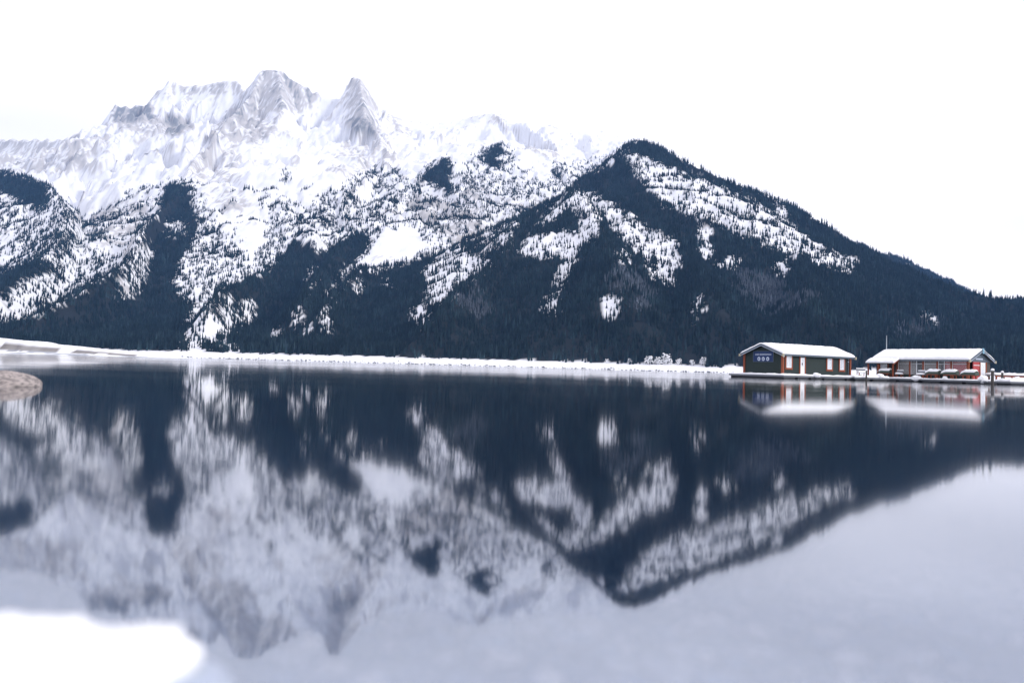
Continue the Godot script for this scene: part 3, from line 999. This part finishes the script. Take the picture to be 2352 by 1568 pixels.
	put("wall", box(Vector3(x1 - 0.15, 0.42, z0), Vector3(x1, 2.899, z0 + 1.0)), M.dark_wood, h)
	put("wall", box(Vector3(x0 + 0.151, 0.42, z1 - 0.15), Vector3(-9.95, 3.0, z1)), M.dark_wood, h)
	put("floor", box(Vector3(x0 + 0.16, 0.42, z0 + 0.16), Vector3(x1 - 0.16, 0.5, z1 - 0.16)), M.dark_wood, h)
	put("ceiling", box(Vector3(x0 + 0.16, 2.96, z0 + 0.16), Vector3(x1 - 0.16, 3.0, z1 - 0.16)), M.dark_wood, h)
	roof_side(h, -13.35, 0.0, 0.0, -W * 0.5, 3.0, 4.4, 5)
	roof_side(h, -13.35, 0.0, -W, -W * 0.5 - 0.002, 3.0, 4.4, 6)
	for x in [-13.38, 0.03]:
		for s in [0.03, -W - 0.03]:
			var r := put("rake_board", beam(Vector3(x, 4.44, -W * 0.5), Vector3(x, 2.98, s), 0.06, 0.24), M.rake, h)
			put("drip_edge", beam(Vector3(x + 0.005, 4.3, -W * 0.5), Vector3(x + 0.005, 2.84, s), 0.075, 0.05), M.pale, r)
			put("end_block", box(Vector3(x - 0.09, 2.78, s - 0.12), Vector3(x + 0.09, 3.12, s + 0.12)), M.brass, r)
	put("gable_ornament", box(Vector3(0.02, 4.0, -W * 0.5 - 0.13), Vector3(0.14, 4.72, -W * 0.5 + 0.13)), M.blue, h)
	put("gable_board", box(Vector3(x1 + 0.005, 3.2, -4.0), Vector3(x1 + 0.07, 3.36, -2.2)), M.pale, h)
	# glazed front between red posts
	var posts := [-9.82, -8.03, -6.21, -4.34, -2.54, -0.46]
	var fills := [["beige"], ["beige", "inside"], ["beige"], ["inside", "red"], ["red"]]
	for k in 6:
		put("post", box(Vector3(posts[k] - 0.11, 0.42, z1 - 0.2), Vector3(posts[k] + 0.11, 3.0, z1 + 0.05)), M.brown, h)
	for k in 5:
		var a: float = posts[k] + 0.112
		var b: float = posts[k + 1] - 0.112
		var f: Array = fills[k]
		var wd := (b - a) / f.size()
		for i in f.size():
			var u := a + wd * i
			var v := u + wd
			var w := Node3D.new()
			w.name = "window"
			h.add_child(w, true)
			if f[i] != "inside": put("blind", box(Vector3(u, 1.0, z1 - 0.19), Vector3(v, 2.94, z1 - 0.17)), M[f[i]], w)
			put("pane", box(Vector3(u + 0.04, 1.04, z1 - 0.06), Vector3(v - 0.04, 2.5, z1 - 0.052)), M.glass, w)
			put("pane", box(Vector3(u + 0.04, 2.56, z1 - 0.06), Vector3(v - 0.04, 2.9, z1 - 0.052)), M.glass, w)
			put("transom", box(Vector3(u + 0.041, 2.5, z1 - 0.08), Vector3(v - 0.041, 2.56, z1 - 0.02)), M.white, w)
			for s in [u, v - 0.04]:
				put("mullion", box(Vector3(s, 1.0, z1 - 0.08), Vector3(s + 0.04, 2.96, z1 - 0.015)), M.white, w)
			put("parapet", box(Vector3(u, 0.42, z1 - 0.15), Vector3(v, 0.995, z1 - 0.01)), M.green, w)
	# the gable end: red panel, white door, brown posts
	for z in [z1 - 0.02, -3.45, -5.06]:
		put("post", box(Vector3(x1 - 0.2, 0.42, z - 0.1), Vector3(x1 + 0.03, 2.89, z + 0.1)), M.brown, h)
	var rp := put("red_panel", box(Vector3(x1 - 0.14, 0.42, -3.34), Vector3(x1 - 0.02, 2.89, -1.76)), M.red, h)
	put("batten", box(Vector3(x1 - 0.019, 2.4, -3.33), Vector3(x1 + 0.02, 2.48, -1.77)), M.white, rp)
	d = put("door", box(Vector3(x1 - 0.12, 0.44, -4.94), Vector3(x1 - 0.04, 2.85, -3.56)), M.white, h)
	put("pane", box(Vector3(x1 - 0.039, 1.3, -4.6), Vector3(x1 - 0.032, 2.6, -3.9)), M.glass, d)
	put("curtain", box(Vector3(x1 - 0.0395, 1.3, -4.6), Vector3(x1 - 0.0392, 2.6, -3.9)), M.curtain, d)
	put("handle", tube([Vector3(x1 - 0.04, 1.4, -3.7), Vector3(x1 + 0.05, 1.4, -3.7)], [0.03, 0.04]), M.metal, d)
	# the low porch at the far end
	var pr := put("porch_roof", quad_slab(Vector3(-13.3, 2.98, 0.03), Vector3(-9.3, 2.98, 0.03), Vector3(-9.3, 2.42, 1.35), Vector3(-13.3, 2.42, 1.35), 0.1), M.roof, h)
	put("snow_cover", snow_on(Vector3(-13.4, 3.12, 0.05), Vector3(-9.2, 3.12, 0.05), Vector3(-9.2, 2.54, 1.42), Vector3(-13.4, 2.54, 1.42), 0.26, 8, 40, 14, 0.15), M.snow, pr)
	put("rake_board", beam(Vector3(-9.27, 3.0, 0.0), Vector3(-9.27, 2.42, 1.38), 0.06, 0.2), M.brown, pr)
	for x in [-13.1, -11.6, -9.45]:
		put("porch_post", box(Vector3(x - 0.08, 0.42, 1.1), Vector3(x + 0.08, 2.44, 1.26)), M.brown, h)
	window_in(h, -12.2, -11.3, 1.4, 2.5, z1, M.brown, 2)
	put("antenna_mast", tube([Vector3(-13.05, 4.3, -W * 0.5), Vector3(-13.05, 5.6, -W * 0.5), Vector3(-13.05, 6.75, -W * 0.5)], [0.06, 0.05, 0.03]), M.metal, h)

# ---- docks and what stands on them --------------------------------------------------------------
func dock(where: Vector3, turn: float, x0: float, x1: float, z0: float, z1: float, label: String, sd: int, deep := 0.17) -> Node3D:
	var d := base("floating_dock", where, turn)
	tag(d, label, "dock", "floating docks round the boathouses")
	var nb := maxi(2, int((x1 - x0) / 2.4))
	for k in nb:
		var a := x0 + (x1 - x0) * k / nb
		var b := x0 + (x1 - x0) * (k + 1) / nb
		put("float", box(Vector3(a + 0.25, -0.25, z0 + 0.15), Vector3(b - 0.25, 0.2, z1 - 0.15)), M.float_, d)
		put("fascia_board", box(Vector3(a + 0.01, 0.2, z1 - 0.06), Vector3(b - 0.01, 0.36, z1)), M.grey_wood, d)
	put("deck", box(Vector3(x0, 0.361, z0), Vector3(x1, 0.42, z1 + 0.03)), M.grey_wood, d)
	put("joist", box(Vector3(x0 + 0.05, 0.201, z0 + 0.05), Vector3(x1 - 0.05, 0.36, z1 - 0.07)), M.dark_wood, d)
	for e in [[x0, x0 + 0.05], [x1 - 0.05, x1]]:
		put("fascia_board", box(Vector3(e[0], 0.2, z0), Vector3(e[1], 0.36, z1 - 0.062)), M.grey_wood, d)
	put("snow_cover", snow_on(Vector3(x0, 0.422, z0), Vector3(x1, 0.422, z0), Vector3(x1, 0.422, z1 + 0.04), Vector3(x0, 0.422, z1 + 0.04), deep, sd, 60, 18, 0.4), M.snow, d)
	return d

func rowboat(parent_at: Vector3, turn: float, label: String, sd: int, long := 2.15) -> Node3D:
	# an upturned rowing boat on two trestles, bow towards local -x
	var o := base("upturned_rowboat", parent_at, turn)
	tag(o, label, "boat", "upturned rowboats in front of the red boathouse")
	var prof := func(u: float, v: float, grow: float) -> Vector3:
		# u along the boat from the bow, v over the hull from gunwale to gunwale
		var wide := 0.55 * pow(clampf(u * 1.9 + 0.02, 0.0, 1.0), 0.55) * (1.0 - 0.1 * u)
		var keel := 0.58 * pow(clampf(u * 2.4 + 0.12, 0.0, 1.0), 0.6)
		var a := PI * v
		var zc := -cos(a)
		return Vector3(-long * 0.5 + long * u, 0.5 + keel * pow(sin(a), 0.75) + grow * sin(a), (wide + grow) * signf(zc) * pow(absf(zc), 0.85))
	put("hull", sheet(22, 14, func(i: int, j: int): return prof.call(float(i) / 22, float(j) / 14, 0.0)), M.hull, o)
	var n := FastNoiseLite.new()
	n.seed = sd
	n.frequency = 1.2
	put("snow_cover", sheet(26, 10, func(i: int, j: int):
		var u := float(i) / 26
		var v := 0.2 + 0.6 * j / 10.0
		var e := sqrt(clampf((1.0 - pow(absf(2.0 * u - 1.0), 12.0)) * (1.0 - pow(absf(2.0 * j / 10.0 - 1.0), 4.0)), 0.0, 1.0))
		var p: Vector3 = prof.call(u, v, 0.004)
		return p + Vector3(0, 0.17 * e * (1.0 + 0.6 * n.get_noise_2d(u * 3.0, v * 3.0)), 0)), M.snow, o)
	put("transom", box(Vector3(long * 0.5 - 0.03, 0.5, -0.46), Vector3(long * 0.5 + 0.02, 0.98, 0.46)), M.hull, o)
	for s in [-1, 1]:
		put("gunwale", beam(Vector3(-long * 0.2, 0.5, s * 0.5), Vector3(long * 0.5, 0.5, s * 0.49), 0.06, 0.08), M.brown, o)
	for x in [-long * 0.22, long * 0.33]:
		var t := put("trestle", box(Vector3(x - 0.05, 0.42, -0.45), Vector3(x + 0.05, 0.49, 0.45)), M.brown, o)
		for s in [-0.42, 0.42]:
			put("leg", box(Vector3(x - 0.06, 0.0, s - 0.06), Vector3(x + 0.06, 0.419, s + 0.06)), M.brown, t)
	return o

func heap(where: Vector3, r: Vector3, label: String, sd: int) -> void:
	var o := put("snow_heap" if not has_node("snow_heap") else "snow_heap_%03d" % sd, blob(where, r, 0.35, sd, 28, 16, 1.3), M.snow)
	tag(o, label, "snow heap", "snow heaps on the docks")

func bench(where: Vector3, turn: float, long: float, label: String, sd: int) -> void:
	var b := base("bench", where, turn)
	tag(b, label, "bench", "snowed-in benches on the docks")
	for k in 2:
		put("seat_board", box(Vector3(-long / 2, 0.42, -0.22 + 0.23 * k), Vector3(long / 2, 0.47, -0.02 + 0.23 * k)), M.grey_wood, b)
	put("back_board", box(Vector3(-long / 2, 0.7, -0.3), Vector3(long / 2, 0.95, -0.25)), M.grey_wood, b)
	for s in [-1, 1]:
		put("leg", box(Vector3(s * long * 0.4 - 0.05, 0.0, -0.31), Vector3(s * long * 0.4 + 0.05, 0.93, -0.252 - 0.05)), M.brown, b)
		put("leg", box(Vector3(s * long * 0.4 - 0.05, 0.0, 0.1), Vector3(s * long * 0.4 + 0.05, 0.418, 0.2)), M.brown, b)
	put("snow_cover", snow_on(Vector3(-long / 2, 0.472, -0.23), Vector3(long / 2, 0.472, -0.23), Vector3(long / 2, 0.472, 0.24), Vector3(-long / 2, 0.472, 0.24), 0.2, sd, 16, 8), M.snow, b)
	put("snow_cap", snow_on(Vector3(-long / 2, 0.952, -0.31), Vector3(long / 2, 0.952, -0.31), Vector3(long / 2, 0.952, -0.24), Vector3(-long / 2, 0.952, -0.24), 0.12, sd + 1, 16, 6), M.snow, b)

func build_docks() -> void:
	var a := Vector3(34.11, 0, -85.7)
	var ta := deg_to_rad(29.8)
	var b := Vector3(59.8, 0, -88.97)
	var tb := deg_to_rad(-59.6)
	dock(a, ta, -1.5, 8.9, -7.4, 1.3, "snowy floating dock under the left part of the green boathouse", 41)
	dock(a, ta, 8.95, 14.6, -7.4, 0.75, "snowy floating dock under the right part of the green boathouse", 42)
	dock(b, tb, -14.6, -5.3, -7.0, 2.0, "snowy floating dock under the porch end of the red boathouse", 43)
	dock(b, tb, -5.25, 2.9, -7.0, 2.0, "snowy floating dock under the red panelled end of the red boathouse", 44, 0.14)
	dock(Vector3(48.3, 0, -92.3), deg_to_rad(8.0), -2.7, 2.4, -1.2, 1.0, "snowy floating walkway between the two boathouses", 45, 0.22)
	dock(Vector3(65.0, 0, -84.5), deg_to_rad(4.0), -4.4, 7.0, -1.3, 1.2, "snowy floating dock right of the red boathouse at the picture's edge", 46, 0.3)
	var names := ["leftmost snow-topped upturned rowboat, by the porch posts of the red boathouse", "second upturned rowboat from the left, before the dark panes", "third upturned rowboat from the left, before the dark and red panes", "rightmost snow-topped upturned rowboat, by the corner of the red boathouse"]
	var spots := [-10.9, -4.2, -2.08, 0.3]
	var bt := Transform3D(Basis(Vector3.UP, tb), b)
	for k in 4:
		rowboat(bt * Vector3(spots[k], 0.56, 0.95), tb + deg_to_rad([3.0, -4.0, 2.0, -3.0][k]), names[k], 51 + k, 2.05)
	bench(bt * Vector3(-8.85, 0.55, 0.7), tb, 0.9, "short snowed-in bench right of the porch of the red boathouse", 61)
	bench(bt * Vector3(-5.85, 0.55, 0.7), tb, 1.0, "snowed-in bench left of the second upturned rowboat", 62)
	bench(Vector3(47.6, 0.6, -92.6), deg_to_rad(8.0), 1.3, "snowed-in bench on the walkway between the boathouses", 63)
	heap(bt * Vector3(-5.75, 0.5, 1.95), Vector3(0.65, 0.38, 0.42), "lumpy snow heap at the dock edge below the dark panes", 71)
	heap(bt * Vector3(2.3, 0.6, 1.6), Vector3(0.55, 0.5, 0.5), "snow heap at the corner of the dock beside the dark pile", 72)
	heap(bt * Vector3(-2.2, 0.6, 1.75), Vector3(0.3, 0.26, 0.28), "small snow heap between two upturned rowboats", 73)
	heap(Vector3(49.6, 0.62, -91.7), Vector3(0.5, 0.32, 0.42), "snow heap on the walkway left of the porch", 74)
	heap(Vector3(62.2, 0.7, -83.8), Vector3(0.4, 0.35, 0.4), "snow heap on the rightmost dock near the dark pile", 75)
	heap(Vector3(68.6, 0.75, -84.2), Vector3(1.0, 0.45, 0.5), "long snow heap on the rightmost dock at the picture's edge", 76)
	heap(Vector3(38.9, 0.5, -86.9), Vector3(0.55, 0.3, 0.4), "trampled snow heap before the white door", 77)
	# mooring piles
	for p in [[58.95, -83.6, 1.75, 0.16, "tall dark mooring pile at the right corner of the red boathouse dock"], [61.3, -85.2, 1.55, 0.13, "shorter mooring pile with a thick snow cap right of the dark pile"], [47.3, -90.9, 1.35, 0.1, "thin mooring pile at the walkway between the boathouses"]]:
		var o := base("mooring_pile", Vector3(p[0], -1.5, p[1]))
		tag(o, p[4], "pile", "mooring piles")
		put("stem", tube([Vector3(0, 0, 0), Vector3(0, 1.5, 0), Vector3(0.02, 1.5 + p[2], 0.01)], [p[3] * 1.1, p[3] * 1.05, p[3]], 12), M.dark_wood, o)
		put("snow_cap", blob(Vector3(0.02, 1.5 + p[2] + 0.03, 0.01), Vector3(p[3] * 1.25, p[3] * 1.1, p[3] * 1.25), 0.2, 5, 14, 8), M.snow, o)
	# the raised pier that runs out of the picture on the right
	var q := base("pier", Vector3(63.6, 0, -90.6), deg_to_rad(2.0))
	tag(q, "raised wooden pier with brown posts and a thick snow cover on the right", "pier")
	put("deck", box(Vector3(0, 1.16, -0.9), Vector3(11, 1.26, 0.9)), M.grey_wood, q)
	put("edge_beam", box(Vector3(0, 0.98, 0.82), Vector3(11, 1.158, 0.93)), M.brown, q)
	put("snow_cover", snow_on(Vector3(0, 1.262, -0.95), Vector3(11, 1.262, -0.95), Vector3(11, 1.262, 0.95), Vector3(0, 1.262, 0.95), 0.24, 48, 50, 14), M.snow, q)
	for k in 6:
		for s in [-0.7, 0.7]:
			put("post", tube([Vector3(0.3 + 2.1 * k, -1.5, s), Vector3(0.3 + 2.1 * k, 0.979, s)], [0.12, 0.11]), M.brown, q)

# ---- the near spit and the shrubs on the far shore ----------------------------------------------
func build_shore() -> void:
	var n := FastNoiseLite.new()
	n.seed = 81
	n.frequency = 0.03
	n.fractal_octaves = 4
	var W := 220
	var H := 60
	var v := PackedVector3Array()
	var c := PackedColorArray()
	for j in H + 1:
		for i in W + 1:
			var t := float(i) / W                        # from far left to the tip
			var x := lerpf(-470.0, -176.0, t)
			var front := -320.0 + 8.0 * n.get_noise_2d(x, 0.0) + 14.0 * smoothstep(0.85, 1.0, t) * -1.0
			var s := float(j) / H                        # from the back to the water
			var z := front - 70.0 * (1.0 - s)
			var crest := minf(11.0, 6.0 * pow(maxf(0.0, -176.0 - x) / 64.0, 0.85)) * (1.0 + 0.08 * n.get_noise_1d(x * 2.0))
			var d := front - z                           # metres behind the waterline
			var y: float
			if d < 9.0: y = d * 0.12 * clampf(crest / 5.0, 0.1, 1.0)
			elif d < 14.0: y = lerpf(1.08 * clampf(crest / 5.0, 0.1, 1.0), crest, smoothstep(9.0, 14.0, d))
			else: y = crest * (1.0 - smoothstep(34.0, 70.0, d) * 1.05)
			y += 0.25 * n.get_noise_2d(x * 4.0, z * 4.0) * clampf(crest / 4.0, 0.0, 1.0) - 0.12
			v.append(Vector3(x, y, z))
			var bare := n.get_noise_2d(x * 2.2, d * 3.0)
			var col := Color(0.78, 0.785, 0.82)
			if d > 10.2 and d < 12.6 and crest > 1.6 and bare > -0.2: col = Color(0.17, 0.155, 0.15).lerp(Color(0.3, 0.29, 0.29), clampf(bare + 0.4, 0.0, 1.0))
			elif d > 2.0 and d <= 9.6 and bare > 0.05: col = Color(0.34, 0.36, 0.4)
			c.append(col)
	var spit := put("shore_bank", grid_mesh(v, W + 1, H + 1, c), M.ground)
	tag(spit, "low snowy spit of land on the left with a bare gravel face", "", "", "structure")
	# stones along the far waterline
	var sr := RandomNumberGenerator.new()
	sr.seed = 23
	var stones := MultiMesh.new()
	stones.transform_format = MultiMesh.TRANSFORM_3D
	stones.use_colors = true
	stones.mesh = blob(Vector3.ZERO, Vector3(1, 0.6, 0.8), 0.5, 9, 9, 6, 0.8)
	var at_ := []
	for i in 1500:
		var x := sr.randf_range(-700.0, 520.0)
		var size := 0.35 + 1.3 * pow(sr.randf(), 3.0)
		var d := shore(x) + absf(sr.randfn(0.0, 4.0))
		at_.append(Transform3D(Basis(Vector3.UP, sr.randf() * TAU).scaled(Vector3.ONE * size), Vector3(x, maxf(0.0, h_at(x, -d)), -d)))
	stones.instance_count = at_.size()
	for i in at_.size():
		stones.set_instance_transform(i, at_[i])
		stones.set_instance_color(i, Color(0.1, 0.105, 0.115) * sr.randf_range(0.7, 2.0))
	var so := MultiMeshInstance3D.new()
	so.name = "shore_stones"
	so.multimesh = stones
	so.material_override = M.tree
	add_child(so)
	tag(so, "dark stones strewn along the far waterline", "stones", "", "stuff")
	# shrubs weighed down with snow
	var r := RandomNumberGenerator.new()
	r.seed = 7
	var first: Node3D
	var k := 0
	for sx in [1395.0, 1448.0, 1492.0, 1512.0, 1531.0, 1560.0, 1592.0, 1618.0]:
		var u: float = (sx - 1176.0) / LENS
		var d := 500.0
		while d < 1100.0 and h_at(u * d, -d) < 8.2: d += 3.0
		var o := base("snowy_shrub", Vector3(u * d, h_at(u * d, -d) - 0.2, -d), r.randf() * TAU)
		tag(o, "snow-laden shrub on the far shore, %s from the left" % ["first", "second", "third", "fourth", "fifth", "sixth", "seventh", "eighth"][k], "shrub", "snow-laden shrubs on the far shore")
		var size: float = [6.0, 7.0, 12.5, 10.5, 15.0, 9.0, 8.0, 11.5][k]
		k += 1
		var st := new_st()
		for b in 44:
			var a := r.randf() * TAU
			var lean := r.randf_range(0.1, 0.75)
			var tip := Vector3(cos(a) * lean, 1.0, sin(a) * lean).normalized() * size * r.randf_range(0.6, 1.0)
			st.append_from(tube([Vector3.ZERO, tip * 0.5 + Vector3(0, 0.1 * size, 0), tip], [0.07, 0.05, 0.02], 4), 0, Transform3D())
		put("stems", st.commit(), M.snow, o)
		st = new_st()
		for b in 60:
			var a := r.randf() * TAU
			var q := sqrt(r.randf())
			var p := Vector3(cos(a) * q * 0.5, r.randf_range(0.1, 0.95), sin(a) * q * 0.5) * size
			p.x *= 1.15 - 0.5 * p.y / size
			p.z *= 1.15 - 0.5 * p.y / size
			st.append_from(blob(p, Vector3(0.09, 0.06, 0.09) * size * r.randf_range(0.5, 1.0), 0.4, b, 7, 5, 1.5), 0, Transform3D())
		put("snow_clumps", st.commit(), M.snow, o)

# ---- what lies at the photographer's feet -------------------------------------------------------
func build_foreground() -> void:
	# a boulder in the shallows
	var n := FastNoiseLite.new()
	n.seed = 91
	n.frequency = 1.6
	n.fractal_octaves = 5
	var w := 90
	var h := 50
	var v := PackedVector3Array()
	var c := PackedColorArray()
	for j in h + 1:
		for i in w + 1:
			var a := -TAU * i / w
			var b := PI * j / h
			var d := Vector3(sin(b) * cos(a), cos(b), sin(b) * sin(a))
			var q := 1.0 + 0.16 * n.get_noise_3dv(d * 0.4) + 0.025 * n.get_noise_3dv(d * 3.0)
			var p := Vector3(d.x * 0.56, d.y * 0.215, d.z * 0.42) * q
			# a hollow worn in the side above the waterline
			if d.z > 0.0: p.z -= 0.08 * exp(-pow((p.y - 0.045) / 0.035, 2.0)) * smoothstep(-0.45, -0.1, d.x) * smoothstep(0.75, 0.2, d.x)
			v.append(p)
			var m := n.get_noise_3dv(d * 2.2 + Vector3(7, 0, 0))
			var tone := Color(0.34, 0.3, 0.29).lerp(Color(0.17, 0.155, 0.155), smoothstep(-0.05, 0.3, m))
			if n.get_noise_3dv(d * 5.0 + Vector3(0, 4, 0)) > 0.33: tone = Color(0.12, 0.11, 0.11)
			c.append(tone)
	var rock := put("boulder", grid_mesh(v, w + 1, h + 1, c), M.ground)
	rock.position = Vector3(-7.6, 0.0, -10.2)
	tag(rock, "tan boulder standing out of the water on the left", "boulder")
	# stones under snow at the very front
	var s1 := put("snowy_stone", blob(Vector3.ZERO, Vector3(0.32, 0.088, 0.25), 0.5, 95, 80, 44, 1.0), M.snow)
	s1.position = Vector3(-0.74, -0.012, -0.95)
	tag(s1, "wide snow-covered stone in the bottom left corner of the picture", "stone")
	var s2 := put("snowy_stone_001", blob(Vector3.ZERO, Vector3(0.17, 0.11, 0.11), 0.35, 96, 60, 34, 1.1), M.snow)
	s2.position = Vector3(-0.62, 0.06, -0.69)
	tag(s2, "small snow-covered stone in front of the wide snow-covered stone", "stone")
	# pebbles of the shelf
	var r := RandomNumberGenerator.new()
	r.seed = 17
	var shades := [Color(0.22, 0.28, 0.38), Color(0.17, 0.21, 0.29), Color(0.42, 0.42, 0.46), Color(0.7, 0.65, 0.64), Color(0.1, 0.13, 0.18)]
	for k in 3:
		var mm := MultiMesh.new()
		mm.transform_format = MultiMesh.TRANSFORM_3D
		mm.use_colors = true
		mm.mesh = blob(Vector3.ZERO, Vector3(1, 0.6, 0.8), 0.5, 100 + k, 8, 6, 0.8)
		mm.instance_count = 1500
		for i in 1500:
			var z := -0.45 - 3.0 * pow(r.randf(), 1.4)
			var x := r.randf_range(-1.0, 1.0) * (0.9 + absf(z) * 0.9)
			var d := maxf(0.0, -z - 0.6)
			var y := shelf(d)
			var size := 0.012 + 0.03 * pow(r.randf(), 2.0)
			mm.set_instance_transform(i, Transform3D(Basis(Vector3.UP, r.randf() * TAU).scaled(Vector3.ONE * size), Vector3(x, y + size * 0.3, z)))
			mm.set_instance_color(i, shades[r.randi() % 5])
		var o := MultiMeshInstance3D.new()
		o.name = "pebbles"
		o.multimesh = mm
		o.material_override = M.tree
		add_child(o, true)
		tag(o, "pale pebbles on the lake bed close to the camera", "pebbles", "", "stuff")
